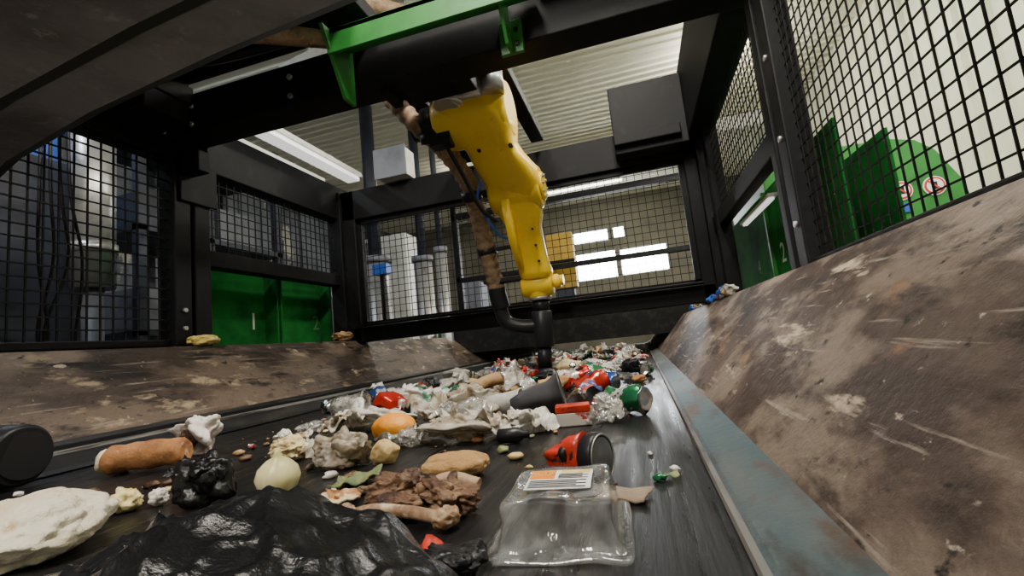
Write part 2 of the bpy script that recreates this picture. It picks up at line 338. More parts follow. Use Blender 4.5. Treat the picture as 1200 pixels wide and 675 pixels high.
# ---------------- conveyor ----------------
conv=empty('conveyor_belt')
Y0,Y1=-.5,8.2
b=B(); b.box(-1.45,.085,Y0,Y1,-.012,0,mBelt); b.done('belt',conv)
b=B(); b.box(-1.45,.085,Y0,Y1,-.25,-.013,mDark)
for y in (-.2,2,4,6,8):
    b.box(-1.5,-1.42,y,y+.08,ZF,-.25,mBlack); b.box(.04,.12,y,y+.08,ZF,-.25,mBlack)
b.done('bed_frame',conv)
b=B()
b.prism([(-1.41,Y0,.004),(-1.43,Y0,.012),(-1.47,Y0,.040),(-1.50,Y0,.042),(-1.50,Y0,.062),(-1.54,Y0,.07),(-1.56,Y0,.02),(-1.45,Y0,.002)][::-1],(0,Y1-Y0,0),mRubber)
b.done('skirt_left',conv,bevel=.002,fixn=True)
b=B()
b.prism([(-1.47,Y0,.041),(-1.475,Y0,.047),(-1.50,Y0,.049),(-1.50,Y0,.043)],(0,Y1-Y0,0),mEdge); b.done('skirt_clamp_left',conv,fixn=True)
b=B(); b.prism([(-1.54,Y0,.07),(-1.85,Y0,.335),(-2.06,Y0,.345),(-2.06,Y0,.33),(-1.86,Y0,.31),(-1.56,Y0,.05)],(0,Y1-Y0,0),mPlateL); b.done('side_plate_left',conv,fixn=True)
b=B(); b.prism([(.065,Y0,.003),(.078,Y0,.010),(.135,Y0,.026),(.15,Y0,.0),(.085,Y0,-.01)],(0,Y1-Y0,0),mBlue); b.done('blue_wear_strip',conv,fixn=True)
b=B(); b.prism([(.063,Y0,.003),(.065,Y0,.008),(.071,Y0,.0105),(.071,Y0,.004)],(0,Y1-Y0,0),mEdge); b.done('strip_edge',conv,fixn=True)
b=B(); b.prism([(.133,Y0,.024),(.40,Y0,.315),(.60,Y0,.33),(.60,Y0,.30),(.41,Y0,.29),(.15,Y0,.0)],(0,Y1-Y0,0),mPlate); b.done('side_plate_right',conv,fixn=True)
b=B(); b.box(-2.06,-2.0,Y0,Y1,-.3,.33,mBlack); b.box(.54,.60,Y0,Y1,-.3,.30,mBlack)
b.box(-2.06,-1.45,Y0,Y1,-.3,-.2,mBlack); b.box(.085,.60,Y0,Y1,-.3,-.2,mBlack)
for y in (0,2.8,5.6,8):
    b.box(-2.06,-1.98,y,y+.08,ZF,-.3,mBlack); b.box(.52,.60,y,y+.08,ZF,-.3,mBlack)
b.done('outer_frame',conv)
b=B(); b.box(-1.95,.55,4.4,8.1,.45,.50,mBlack); b.box(-1.95,.55,4.38,4.40,.16,.50,mRubber); b.done('added_shadow_cover',conv)  # black cover and sheet added for shadows and dark panels under the frame

# ---------------- cage ----------------
cage=empty('robot_safety_cage')
b=B()
zt=1.38
for (x0,x1,y0,y1) in [(-2.02,-1.92,1.54,1.62),(-2.02,-1.92,1.64,1.72),(-2.0,-1.9,2.72,2.80),(-2.0,-1.9,2.82,2.90)]:
    b.box(x0,x1,y0,y1,.34,zt,mBlack)
for (x0,x1,y0,y1) in [(.46,.53,1.40,1.47),(.46,.53,1.50,1.55),(.44,.53,2.72,2.82),(.46,.53,2.55,2.62)]:
    b.box(x0,x1,y0,y1,.32,zt+.02,mBlack)
b.box(-1.9,-1.8,2.74,2.86,.33,zt,mBlack); b.box(.37,.44,2.74,2.86,.31,zt,mBlack)
b.box(-2.02,-1.92,-.3,2.9,1.19,zt+.05,mBlack); b.box(.455,.535,-.3,1.5,1.24,zt+.02,mBlack); b.box(.40,.535,1.5,2.9,1.24,1.66,mBlack)
b.box(-2.01,-1.93,1.72,2.72,.72,.80,mBlack); b.box(.47,.52,1.55,2.72,.70,.78,mBlack)
b.box(-2.01,-1.95,-.3,1.54,.345,.375,mBlack); b.box(.47,.51,-.3,1.40,.325,.345,mBlack)
b.box(-2.02,.53,1.45,1.58,1.22,1.40,mBlack)
b.box(-2.0,.5,1.60,1.66,1.30,1.42,mBlack)
b.box(-2.0,.5,2.74,2.86,1.17,1.38,mBlack)
b.box(-1.9,.45,2.74,2.86,.32,.42,mBlack)
b.box(-1.8,.37,2.68,2.73,.42,.435,mBlack)
b.box(-.95,-.85,1.58,2.74,1.40,1.48,mBlack)
b.box(-.5,-.42,1.58,2.74,1.44,1.50,mBlack)
b.box(-1.92,-1.80,1.56,1.62,1.12,1.22,mBlack)
b.box(-1.915,-1.905,1.56,1.75,1.0,1.2,mBlack)
b.box(-1.75,-1.69,-.3,1.45,1.34,1.42,mBlack)
b.done('beams_and_posts',cage,bevel=.006)
b=B(); b.box(0.0,.40,2.60,2.72,1.20,1.60,mBlack); b.box(.0,.36,2.56,2.60,1.24,1.3,mBlack); b.done('overhead_box',cage,bevel=.006)
b=B(); b.box(-.2,.46,1.30,1.5,1.40,1.62,mBlack); b.box(-2.0,-.80,.75,1.45,1.44,1.50,mBlack); b.box(-1.9,-1.7,1.25,1.44,1.25,1.44,mBlack); b.done('top_housing',cage,bevel=.006)
b=B(); b.tube([(-1.75,1.0,1.40),(-1.45,1.1,1.38),(-1.2,1.25,1.40),(-1.0,1.42,1.43)],.035,mHose); b.tube([(-1.9,1.1,1.36),(-1.5,1.3,1.40),(-1.1,1.35,1.41)],.02,mHoseB); b.done('top_conduit',cage)
b=B()
for x in (-1.85,-1.7,-1.2,.2,.35):
    for z in (1.26,1.34): b.cyl((x,1.452,z),(x,1.44,z),.012,m=mSil,seg=6)
for z in (.42,.5,1.05,1.12): b.cyl((-1.92,1.58,z),(-1.908,1.58,z),.01,m=mSil,seg=6)
for z in (.45,.7,.95,1.2): b.cyl((.46,1.43,z),(.452,1.43,z),.009,m=mSil,seg=6)
b.done('bolts',cage)
b=B()
wire(b,(-1.96,-.3,.37),(0,1,0),(0,0,1),1.85,.85,.045,.0027,mWire); b.done('mesh_side_left',cage)
b=B(); wire(b,(-1.96,1.72,.79),(0,1,0),(0,0,1),1.0,.4,.045,.0022,mWire); b.done('mesh_side_left_upper',cage)
b=B(); wire(b,(-1.8,2.80,.41),(1,0,0),(0,0,1),2.18,.78,.045,.0018,mWire); b.done('mesh_back',cage)
b=B(); wire(b,(.49,-.3,.34),(0,1,0),(0,0,1),1.70,.92,.035,.0015,mWire); b.done('mesh_side_right',cage)
b=B(); wire(b,(.495,1.55,.78),(0,1,0),(0,0,1),1.15,.48,.04,.0016,mWire); b.done('mesh_side_right_upper',cage)
b=B()
for z in (.44,1.155): b.box(-1.8,.37,2.77,2.80,z-.015,z+.015,mBlack)
b.box(-1.8,-1.77,2.77,2.8,.43,1.17,mBlack); b.box(.34,.37,2.77,2.8,.43,1.17,mBlack)
b.done('mesh_frame_back',cage)
b=B(); b.box(-1.83,-1.74,1.80,2.74,1.44,1.47,mLampS); b.box(-1.84,-1.73,1.78,2.76,1.47,1.5,mWhiteP); b.done('led_bar_inner',cage)
b=B(); b.box(-2.13,-2.06,1.85,2.80,1.50,1.54,mWhiteP); b.done('led_bar_outer',cage)
b=B(); b.box(.548,.566,1.95,2.42,.650,.660,mLampS); b.box(.54,.575,1.93,2.44,.660,.672,mWhiteP); b.done('led_bar_side',cage)
b=B(); b.box(-1.56,-1.34,2.66,2.80,1.39,1.58,mWhiteP); b.box(-1.57,-1.33,2.65,2.66,1.38,1.59,mGrey); b.done('junction_box',cage,bevel=.01)
b=B()
b.box(-.92,-.20,1.30,1.42,1.34,1.36,mGreen); b.box(-.92,-.20,1.30,1.312,1.27,1.36,mGreen)
b.prism([(-.92,1.26,1.36),(-.92,1.44,1.36),(-.92,1.44,1.14),(-.92,1.38,1.14)],(.015,0,0),mGreen)
b.prism([(-.30,1.28,1.36),(-.30,1.44,1.36),(-.30,1.44,1.18),(-.30,1.38,1.18)],(.012,0,0),mGreen)
b.box(-.33,-.25,1.435,1.45,1.18,1.30,mGreen)
b.done('green_bracket',cage,bevel=.002,fixn=True)
b=B()
for z in (1.21,1.26): b.cyl((-.27,1.435,z),(-.27,1.428,z),.008,m=mDark,seg=12)
b.done('bracket_bolts',cage)

# foreground hood
b=B(); rs=[]
for X,ye,zo in ((-1.90,.90,-.02),(-1.5,.80,0),(-1.1,.73,.0),(-.7,.685,.0),(-.37,.66,0),(.0,.64,0),(.44,.63,0)):
    prof=[(0,.84),(-.012,.815),(-.04,.80),(-.13,.795),(-.15,.785),(-.165,.76),(-.19,.752),(-.40,.75),(-.42,.77),(-.42,.92),(0,.92)]
    rs.append([V((X,ye+p[0],p[1]+zo)) for p in prof])
b.rings(rs,mHood,smooth=False); b.bm.faces.ensure_lookup_table()
k=b.mi(mHoodD)
for i,f in enumerate(b.bm.faces):
    if i<66 and (i%11) in (0,1,4,5,9,10): f.material_index=k
b.done('conveyor_hood',fixn=True,bevel=.004)

# ---------------- bins ----------------
def bin_(name,y0,y1,num,yt,mp):
    e=empty(name)
    b=B(); xb,xf,z0,z1=-2.17,-2.065,.30,.80; t=.012
    b.box(xb,xb+t,y0,y1,z0,z1,mGreenD); b.box(xb,xf,y0,y0+t,z0,z1,mGreenD); b.box(xb,xf,y1-t,y1,z0,z1,mGreenD)
    b.box(xb-.3,xf,y0,y1,ZF,z0,mGreenD)
    b.done('body',e,bevel=.003)
    text('number',num,(xb+t+.002,yt,.485),(0,1,0),(0,0,1),.14,mp,e)
    return e
e=bin_('sorting_bin',1.74,2.30,'1',2.20,mPaintW)
text('letter','y',(-2.156,1.80,.60),(0,1,0),(0,0,1),.12,mPaintW,e)
bin_('sorting_bin',2.32,2.80,'2',2.74,mPaintF)
e=empty('sorting_bin')
b=B(); b.box(.62,.63,1.5,3.1,ZF,.76,mGreenD); b.box(.63,.75,2.24,2.26,ZF,.72,mGreenD); b.box(.63,.75,3.08,3.1,ZF,.76,mGreenD); b.box(.74,.75,1.5,3.08,ZF,.7,mGreenD); b.box(.605,.62,2.26,2.28,ZF,.76,mGreen)
b.done('body',e)
text('number','2',(.618,2.14,.46),(0,-1,0),(0,0,1),.12,mPaintW,e)
text('number_b','4',(.618,2.54,.45),(0,-1,0),(0,0,1),.10,mPaintF,e)
e=empty('green_machine_housing')
b=B(); pts=[(.80,2.9,ZF),(.80,2.9,1.08),(.86,2.9,1.12),(1.45,2.9,1.10),(1.56,2.9,1.07),(1.64,2.9,1.0),(1.74,2.9,.80),(1.78,2.9,.4),(1.78,2.9,ZF)]
b.prism(pts,(0,.9,0),mGreen); b.done('shell',e,bevel=.006,fixn=True)
for i,x in enumerate((1.45,1.60)):
    b=B(); z=.80; b.cyl((x,2.899,z),(x,2.892,z),.052,m=mStickW); b.cyl((x,2.893,z),(x,2.890,z),.047,m=mRed); b.cyl((x,2.891,z),(x,2.888,z),.037,m=mStickW)
    b.bar((x-.03,2.887,z+.03),(x+.03,2.887,z-.03),.008,.003,mRed,up=V((0,1,0))); b.box(x-.01,x+.01,2.886,2.888,z-.02,z+.02,mDark); b.done('sticker_%d'%i,e)
b=B(); b.box(1.43,1.48,2.888,2.899,.68,.73,mBlueP); b.done('sticker_blue',e)

# ---------------- clutter behind left mesh ----------------
e=empty('air_duct')
b=B(); b.cyl((-2.9,1.85,.75),(-2.9,1.85,1.9),.10,m=mSil,seg=32); b.cyl((-2.9,1.85,.95),(-2.9,1.85,1.0),.11,m=mSil,seg=32); b.cyl((-2.9,1.85,1.9),(-2.9,1.85,3.0),.08,m=mSil); b.cyl((-2.9,1.85,-.9),(-2.9,1.85,.75),.05,m=mGrey); b.done('tube',e)
e=empty('control_cabinet'); b=B(); b.box(-3.6,-3.05,.9,1.5,ZF,1.25,mDGrey); b.box(-3.6,-3.05,1.5,1.9,ZF,1.50,mDGrey); b.box(-3.05,-3.035,.93,1.19,-.6,1.2,mGrey); b.box(-3.05,-3.035,1.21,1.47,-.6,1.2,mGrey); b.box(-3.035,-3.02,1.17,1.18,.3,.45,mSil); b.done('body',e,bevel=.01)
b=B(); b.box(-3.5,-3.12,1.56,1.82,1.502,1.72,mBlueP); b.box(-3.52,-3.10,1.54,1.84,1.70,1.73,mBlueP); b.done('blue_crate',bevel=.01)
b=B(); b.box(-3.0,-2.90,.15,.27,ZF,2.6,mDGrey); b.box(-3.0,-2.90,.50,.62,ZF,2.6,mDGrey); b.box(-3.0,-2.93,.27,.50,1.0,1.08,mDGrey); b.box(-3.0,-2.93,.27,.50,1.8,1.88,mDGrey); b.box(-3.0,-2.9,.72,.84,ZF,2.6,mDGrey); b.done('support_column')
e=empty('steel_rack'); b=B()
for y in (2.2,2.7,3.4):
    for x in (-3.7,-3.1): b.box(x,x+.06,y,y+.06,ZF,2.2,mDGrey)
for z in (-.2,.5,1.2,1.9): b.box(-3.7,-3.04,2.2,3.46,z,z+.04,mDGrey)
for k,(y,z,m_) in enumerate(((2.3,.54,mGrey),(2.8,.54,mCard),(2.35,1.24,mDGrey),(2.9,1.24,mGrey))): b.box(-3.6,-3.15,y,y+.35,z,z+.3,m_)
b.done('frame',e)
b=B()
for k in range(4):
    y=1.36+k*.035
    b.tube([(-2.45,y,ZF),(-2.46,y+.03*math.sin(k),.1),(-2.48,y+.05*math.cos(k*2),.45),(-2.46,y+.02*k,.8),(-2.46,y,1.3),(-2.46,y,3.0)],.007,mHoseB,seg=8)
b.done('cable_bundle')
e=empty('motor_gearbox'); b=B(); b.cyl((-2.75,1.25,.45),(-2.75,1.25,.72),.09,m=mGrey); b.box(-2.87,-2.63,1.13,1.37,.30,.45,mDGrey); b.box(-2.81,-2.69,1.19,1.31,ZF,.30,mDGrey); b.done('body',e)
e=empty('insulated_pipes'); b=B()
for x,y,r_ in ((-2.6,4.3,.14),(-2.2,4.6,.10),(-1.85,4.3,.06)):
    b.cyl((x,y,ZF),(x,y,1.2),r_,m=mSil); b.cyl((x,y,1.2),(x,y,1.26),r_*1.2,m=mGrey); b.cyl((x,y,1.26),(x,y,3),r_*.5,m=mDGrey)
b.done('pipes',e)
e=empty('electrical_cabinet'); b=B(); b.box(-3.5,-2.7,5.2,5.6,ZF,1.75,mWhiteP); b.box(-3.48,-3.12,5.18,5.2,-.6,1.7,mGrey); b.box(-3.08,-2.72,5.18,5.2,-.6,1.7,mWhiteP); b.done('body',e,bevel=.01)
b=B(); b.box(-2.40,-2.26,3.9,4.02,1.0,1.10,mBlueP); b.box(-2.35,-2.31,3.94,3.98,ZF,1.0,mBlack); b.done('blue_sign_box')
e=empty('yellow_guard_cover'); b=B(); b.box(-1.05,-.70,6.0,6.2,.86,1.6,mYelD); b.box(-1.0,-.75,6.02,6.18,.5,.86,mDGrey); b.box(-1.06,-.69,5.98,6.0,1.2,1.24,mBlack); b.done('cover',e,bevel=.02)
e=empty('second_safety_cage'); b=B()
for x in (-2.3,.9): b.box(x,x+.08,5.8,5.88,ZF,2.3,mBlack)
b.box(-2.3,.98,5.8,5.88,1.98,2.06,mBlack); b.box(-2.3,.98,5.8,5.88,1.10,1.16,mBlack); b.done('frame',e)
b=B()
for k in range(6):
    b.box(-4.6+k*.35,-4.3+k*.35,7.5,8.0,ZF,.3+.35*((k*7)%4),[mDGrey,mGrey,mCard,mGreenD][k%4])
b.done('machine_cabinets',bevel=.01)
b=B(); b.tube([(-1.9,1.5,2.0),(-1.4,1.9,2.1),(-1.0,2.6,2.25),(-.9,4,2.3)],.05,mHose,seg=14); b.cyl((-1.4,1.9,2.1),(-1.4,1.9,3.0),.015,m=mBlack); b.cyl((-.92,3.5,2.3),(-.92,3.5,3.0),.015,m=mBlack); b.done('overhead_pipe')
b=B(); b.bar((-2.7,3.2,2.75),(-1.2,2.95,2.75),.12,.14,mWhiteP); b.cyl((-2.4,3.15,2.8),(-2.4,3.15,3.0),.015,m=mSil); b.cyl((-1.4,2.98,2.8),(-1.4,2.98,3.0),.015,m=mSil)
b.done('cable_tray')

# ---------------- lamps ----------------
def lamp(name,x,y,z,lx,ly,power,col=(1,.94,.84),up=.25):
    e=empty(name); b=B(); b.box(x-lx/2,x+lx/2,y-ly/2,y+ly/2,z,z+.05,mWhiteP); b.box(x-lx/2+.01,x+lx/2-.01,y-ly/2+.01,y+ly/2-.01,z-.01,z,mLamp)
    b.cyl((x,y,z+.05),(x,y,ZC),.01,m=mSil); b.done('fixture',e)
    l=bpy.data.lights.new(name+'_light','AREA'); l.shape='RECTANGLE'; l.size=max(lx,.2); l.size_y=max(ly,.2); l.energy=power; l.color=col
    o=bpy.data.objects.new('light',l); o.location=(x,y,z-.03); link(o,e)
    p=bpy.data.lights.new(name+'_ceiling_fill','POINT'); p.energy=power*up; p.color=col; p.shadow_soft_size=.15  # extra point light added beside the fixture to brighten the ceiling
    o=bpy.data.objects.new('ceiling_fill_light',p); o.location=(x,y+ly/2+.12,z+.12); link(o,e)
lamp('ceiling_lamp',.1,.6,2.75,.3,1.5,125)
lamp('ceiling_lamp',1.15,3.8,2.75,.25,1.5,75,up=1.1)
lamp('ceiling_lamp',1.7,1.5,2.75,.2,1.5,50)
lamp('ceiling_lamp',-3.3,1.6,2.75,.2,1.5,36,(.75,.87,1))
lamp('ceiling_lamp',-.6,7.6,2.7,1.3,.15,20)
lamp('ceiling_lamp',-2.4,6.2,2.7,1.3,.15,20)
lamp('ceiling_lamp',-.7,-1.2,2.75,.3,1.5,120)

# ---------------- robot ----------------
rob=empty('robot_arm')
b=B(); b.box(-.80,-.46,1.52,1.95,1.35,1.40,mBlack); b.box(-.78,-.50,1.56,1.68,1.23,1.35,mBlack)
b.box(-.84,-.80,1.5,1.62,1.2,1.40,mBlack); b.done('mount_plate',rob,bevel=.006)
b=B(); b.cyl((-.60,1.86,1.40),(-.60,1.88,1.28),.13,m=mSil,seg=36,bev=.008); b.cyl((-.47,1.80,1.39),(-.47,1.80,1.27),.05,m=mSil)
b.cyl((-.665,1.81,1.36),(-.675,1.80,1.255),.072,m=mSil,seg=36,bev=.006); b.cyl((-.675,1.80,1.256),(-.676,1.798,1.248),.05,m=mSil,seg=30); b.done('base_ring',rob)
def sec(c,w,h,tx=0,tilt=.35): 
    x=V((math.cos(tx),0,-math.sin(tx))); y=V((0,math.cos(tilt),math.sin(tilt))); return (c,x,y,w,h)
b=B()
b.loft([sec((-.585,1.89,1.36),.18,.20),sec((-.59,1.90,1.335),.25,.26),sec((-.61,1.94,1.27),.36,.30,.2),sec((-.60,1.97,1.22),.36,.28,.2),sec((-.575,2.02,1.165),.27,.24,.2),sec((-.55,2.05,1.12),.265,.22,.2),sec((-.52,2.10,1.06),.30,.23,.2),sec((-.505,2.14,1.0),.29,.23,.2),sec((-.494,2.17,.94),.25,.2,.2),sec((-.49,2.185,.905),.21,.17,.2)],mYel,pw=.5)
b.done('upper_arm',rob)
b=B()
b.cyl((-.625,2.17,.955),(-.37,2.17,.955),.110,m=mYel,seg=40,bev=.015)
b.cyl((-.37,2.17,.955),(-.355,2.17,.955),.07,m=mYel,seg=32,bev=.005)
b.cyl((-.78,1.94,1.265),(-.43,1.94,1.265),.135,m=mYel,seg=40,bev=.02)
b.done('joint_housings',rob)
b=B()
b.loft([sec((-.494,2.17,.93),.18,.15,.05,.2),sec((-.494,2.19,.88),.22,.18,.05,.2),sec((-.493,2.21,.83),.205,.17,.05,.2),sec((-.49,2.24,.78),.165,.15,.05,.2),sec((-.487,2.28,.70),.155,.14,.05,.2),sec((-.483,2.32,.62),.15,.13,.05,.2),sec((-.48,2.34,.57),.17,.14,.05,.2),sec((-.48,2.35,.54),.165,.14,.05,.2),sec((-.482,2.36,.525),.12,.10,.05,.2)],mYel,pw=.55)
b.loft([((-.54,2.12,.90),(1,0,0),(0,1,.2),.05,.10),((-.545,2.19,.72),(1,0,0),(0,1,.2),.04,.08),((-.54,2.27,.58),(1,0,0),(0,1,.2),.03,.06)],mYel)
b.done('forearm',rob)
b=B(); b.cyl((-.565,2.365,.50),(-.40,2.365,.50),.066,m=mYel,seg=32,bev=.01); b.cyl((-.40,2.365,.50),(-.365,2.365,.505),.038,m=mYel,seg=24,bev=.006); b.cyl((-.485,2.37,.52),(-.482,2.375,.43),.058,m=mYel,seg=32,bev=.006); b.cyl((-.365,2.365,.505),(-.345,2.365,.505),.028,m=mYel); b.done('wrist',rob)
b=B()
for k in range(8):
    a=k*math.pi/4; b.cyl((-.355,2.17+.052*math.cos(a),.955+.052*math.sin(a)),(-.348,2.17+.052*math.cos(a),.955+.052*math.sin(a)),.008,m=mSil,seg=6)
for x,z in ((-.50,1.2),(-.60,1.10),(-.45,1.09)): b.cyl((x,1.90 if z>1.15 else 1.96,z),(x,1.82 if z>1.15 else 1.935,z),.010,m=mDark,seg=8)
for k in range(4): b.cyl((-.44,2.16+k*.035,.83-k*.075),(-.44,2.135+k*.035,.825-k*.075),.006,m=mDark,seg=8)
b.done('bolts',rob)
b=B(); b.cyl((-.86,1.95,1.27),(-.78,1.95,1.27),.09,m=mDark,seg=32,bev=.01); b.cyl((-.92,1.95,1.27),(-.86,1.95,1.27),.055,m=mDark,seg=28); b.box(-.80,-.70,1.84,1.9,1.12,1.2,mDark); b.done('servo_motor',rob)
b=B(); b.cyl((-.482,2.38,.435),(-.482,2.38,.415),.06,m=mSil,seg=32); b.cyl((-.482,2.38,.416),(-.483,2.385,.36),.045,m=mDark,seg=28)
b.cyl((-.483,2.385,.36),(-.49,2.39,.17),.054,m=mDark,seg=32,bev=.006); b.cyl((-.49,2.39,.17),(-.50,2.40,.06),.038,m=mDark,seg=28); b.lathe((-.50,2.40,.065),(0,0,-1),[(0,.036),(.01,.042),(.02,.034),(.03,.044),(.04,.034),(.062,.045)],mDark); b.done('vacuum_gripper',rob)
b=B(); b.tube([(-.99,1.85,1.42),(-.88,1.90,1.27),(-.77,1.98,1.135),(-.717,2.1,1.0),(-.716,2.2,.84),(-.71,2.28,.66),(-.70,2.34,.5)],.042,mHose,res=16,rib=.12); b.done('vacuum_hose',rob)
b=B(); b.tube([(-.70,2.335,.53),(-.70,2.34,.47),(-.69,2.36,.40)],.046,mDark); b.tube([(-.70,2.345,.47),(-.695,2.36,.38),(-.67,2.37,.32),(-.60,2.38,.29),(-.53,2.385,.285),(-.48,2.385,.28)],.038,mDark,res=12); b.box(-.76,-.46,2.30,2.36,.53,.55,mDark) ; b.done('gripper_elbow_pipe',rob)
b=B(); b.tube([(-.62,2.0,.98),(-.66,2.03,.9),(-.63,2.08,.8),(-.6,2.15,.74),(-.56,2.2,.72)],.006,mBlueP,seg=8); b.tube([(-.80,1.88,1.32),(-.74,1.86,1.15),(-.68,1.93,.98),(-.65,2.02,.86),(-.6,2.1,.8)],.010,mHoseB,seg=8); b.done('air_lines',rob)
b=B()
for p in ((-.83,1.93,1.21),(-.718,2.12,.96),(-.713,2.27,.70)):
    b.cyl((p[0],p[1]-.012,p[2]+.02),(p[0],p[1]+.012,p[2]-.02),.052,m=mDark)
b.bar((-.70,2.12,.96),(-.58,2.12,.96),.03,.015,mDark); b.bar((-.70,2.27,.70),(-.53,2.27,.70),.03,.015,mDark); b.done('hose_clamps',rob)

# ---------------- foreground litter ----------------
def single(name,fn,bevel=0,fix=True):
    b=B(); fn(b); return b.done(name,bevel=bevel,fixn=fix)
single('onion',lambda b:b.lathe((-.593,.642,.001),(.12,-.1,1),[(0,.008),(.004,.020),(.014,.030),(.028,.034),(.042,.030),(.054,.018),(.060,.008),(.066,.006),(.074,.004)],mOnion,seg=32))
single('orange',lambda b:b.blob((-.61,1.04,0),(.056,.045,.036),mOrange,amp=.05,seed=2,rest=0.001,sub=4))
single('potato',lambda b:b.blob((-.50,.813,0),(.026,.024,.024),mPotato,amp=.18,seed=3,rest=0.001,sub=4))
single('bread_crust',lambda b:b.blob((-.313,.715,0),(.055,.036,.021),mBread,amp=.12,freq=1.3,seed=5,rest=0.001,sub=5,rot=(0,0,.15)))
def meat(b):
    b.blob((-.345,.59,0),(.042,.028,.022),mMeat,amp=.5,freq=1.9,seed=6,rest=.001,sub=5)
    b.blob((-.26,.56,0),(.040,.026,.020),mMeat,amp=.5,freq=2,seed=8,rest=.001,sub=5,rot=(0,.1,-.4))
    b.blob((-.32,.54,0),(.034,.018,.014),mMeat,amp=.4,freq=2,seed=9,rest=.001,sub=5)
    b.tube([(-.370,.50,.014),(-.34,.512,.020),(-.29,.512,.018),(-.245,.505,.014)],.0075,mBone)
    for q,sd in (((-.373,.494,.016),10),((-.370,.509,.018),11),((-.240,.498,.014),12),((-.238,.511,.014),13)): b.blob(q,(.012,.010,.011),mBone,amp=.3,seed=sd,sub=4)
    b.tube([(-.30,.56,.028),(-.26,.572,.038),(-.22,.57,.03)],.008,mBone)
single('meat_and_bone_scraps',meat)
def roll(b):
    a=V((-1.205,.80,.033)); c=V((-1.045,.86,.034)); d_=c-a; rs=[]
    for i in range(20):
        t=i/19; R=.031*(1+.12*noise.noise(V((t*6,0,0))))*(.8 if i in(0,19) else 1)
        x=d_.cross(V((0,0,1))).normalized()
        rs.append([a+d_*t+V((0,0,.004*math.sin(t*3)))+(x*math.cos(q)+V((0,0,1))*math.sin(q))*R*(1+.10*noise.noise(V((t*5,math.cos(q)*2,math.sin(q)*2)))) for q in [k*math.pi/12 for k in range(24)]])
    b.rings(rs,mRoll)
    b.blob(a+V((-.002,-.002,0)),(.012,.026,.026),mFoam,amp=.2,seed=3,sub=3,rot=(0,0,.3))
single('bread_roll',roll)
single('crumpled_tissue',lambda b:(b.crumple((-1.17,1.0,0),(.072,.05,.062),mTissue,seed=12,amp=.25,sub=5),b.blob((-1.15,.955,.05),(.028,.012,.022),mBrown,amp=.4,seed=5,sub=4)))
single('crumpled_black_bag',lambda b:(b.crumple((-.70,.60,0),(.050,.038,.048),mBag,seed=31,amp=.25,sub=5,K=14),b.sheet((-.725,.60,.032),.05,.045,mBag,rotz=.3,bend=.35,seed=2,n=14,tilt=(.5,.4),thick=.0006),b.sheet((-.68,.59,.02),.045,.045,mBag,rotz=1.3,bend=.35,seed=5,n=14,tilt=(-.5,.4),thick=.0006)))
single('bread_slab',lambda b:b.blob((-.795,.43,0),(.112,.08,.039),mFoam,amp=.16,freq=1.7,seed=15,rest=.001,sub=5,rot=(.15,0,-.2)))
def bigbag(b):
    nx,ny=150,80; cy=.285; T=[]
    prof=[(-.62,.0),(-.58,.018),(-.52,.040),(-.46,.055),(-.40,.078),(-.35,.098),(-.305,.108),(-.25,.098),(-.20,.085),(-.16,.060),(-.13,.025),(-.11,.0)]
    def H(x):
        for (a,za),(c,zc) in zip(prof,prof[1:]):
            if a<=x<=c:
                t=(x-a)/(c-a); t=t*t*(3-2*t)*.5+t*.5; return za+(zc-za)*t
        return 0
    for i in range(nx+1):
        row=[]
        for j in range(ny+1):
            x=-.62+.51*i/nx; vy=(j/ny)*2-1
            yr=.105*(1-.25*noise.noise(V((x*9,0,0)))); y=cy+vy*yr-(x+.33)*.12
            e_=max(0,1-abs(vy)**2.6)**.5
            f=y*80+x*22+noise.noise(V((x*9,y*11,0)))*6
            fold=abs(math.sin(f*.5))
            cr=1-min(1,abs(noise.noise(V((x*12+y*4,y*19,1))))*4.5)
            cr2=1-min(1,abs(noise.noise(V((x*30,y*34+x*9,4))))*4)
            z=H(x)*e_+(.007*fold+.009*cr+.004*cr2-.010)*min(1,H(x)*e_/.03)
            row.append(b.bm.verts.new((x,y,max(.001,z))))
        T.append(row)
    for i in range(nx):
        for j in range(ny): b.face([T[i][j],T[i+1][j],T[i+1][j+1],T[i][j+1]],mBag,True)
    edge=[T[i][0] for i in range(nx+1)]+[T[nx][j] for j in range(1,ny+1)]+[T[i][ny] for i in range(nx-1,-1,-1)]+[T[0][j] for j in range(ny-1,0,-1)]
    lo=[b.bm.verts.new((v.co.x,v.co.y,.0003)) for v in edge]
    for i in range(len(edge)): k=(i+1)%len(edge); b.face([edge[i],lo[i],lo[k],edge[k]],mBag)
    b.face(lo,mBag)
single('black_bin_bag',bigbag)
single('crumpled_black_bag',lambda b:b.crumple((-.190,.405,0),(.034,.024,.017),mBag,seed=33,sub=5,amp=.25))
single('red_wrapper',lambda b:b.sheet((-.225,.43,.001),.03,.04,mRed,rotz=.5,bend=.4,seed=4))
def pipe(b):
    b.cyl((-1.335,.72,.070),(-1.45,.70,.078),.066,m=mDark,seg=40,bev=.006); b.cyl((-1.333,.72,.070),(-1.328,.72,.070),.05,m=mDark,seg=32)
single('black_plastic_canister',pipe)
single('cloudy_plastic_bag',lambda b:b.bagc((-.59,.80,0),(.060,.045,.044),mFilmC,seed=31))
single('crumpled_plastic_wrap',lambda b:b.bagc((-.41,.98,0),(.095,.045,.030),mFilmC,seed=32))
single('crumpled_plastic_wrap',lambda b:b.bagc((-.27,1.04,0),(.06,.035,.038),mFilm,seed=33))
single('crumpled_plastic_wrap',lambda b:b.bagc((-.53,.95,0),(.05,.03,.020),mClearB,seed=34))
single('crumpled_plastic_wrap',lambda b:b.bagc((-.76,1.18,0),(.09,.05,.035),mFilm,seed=35))
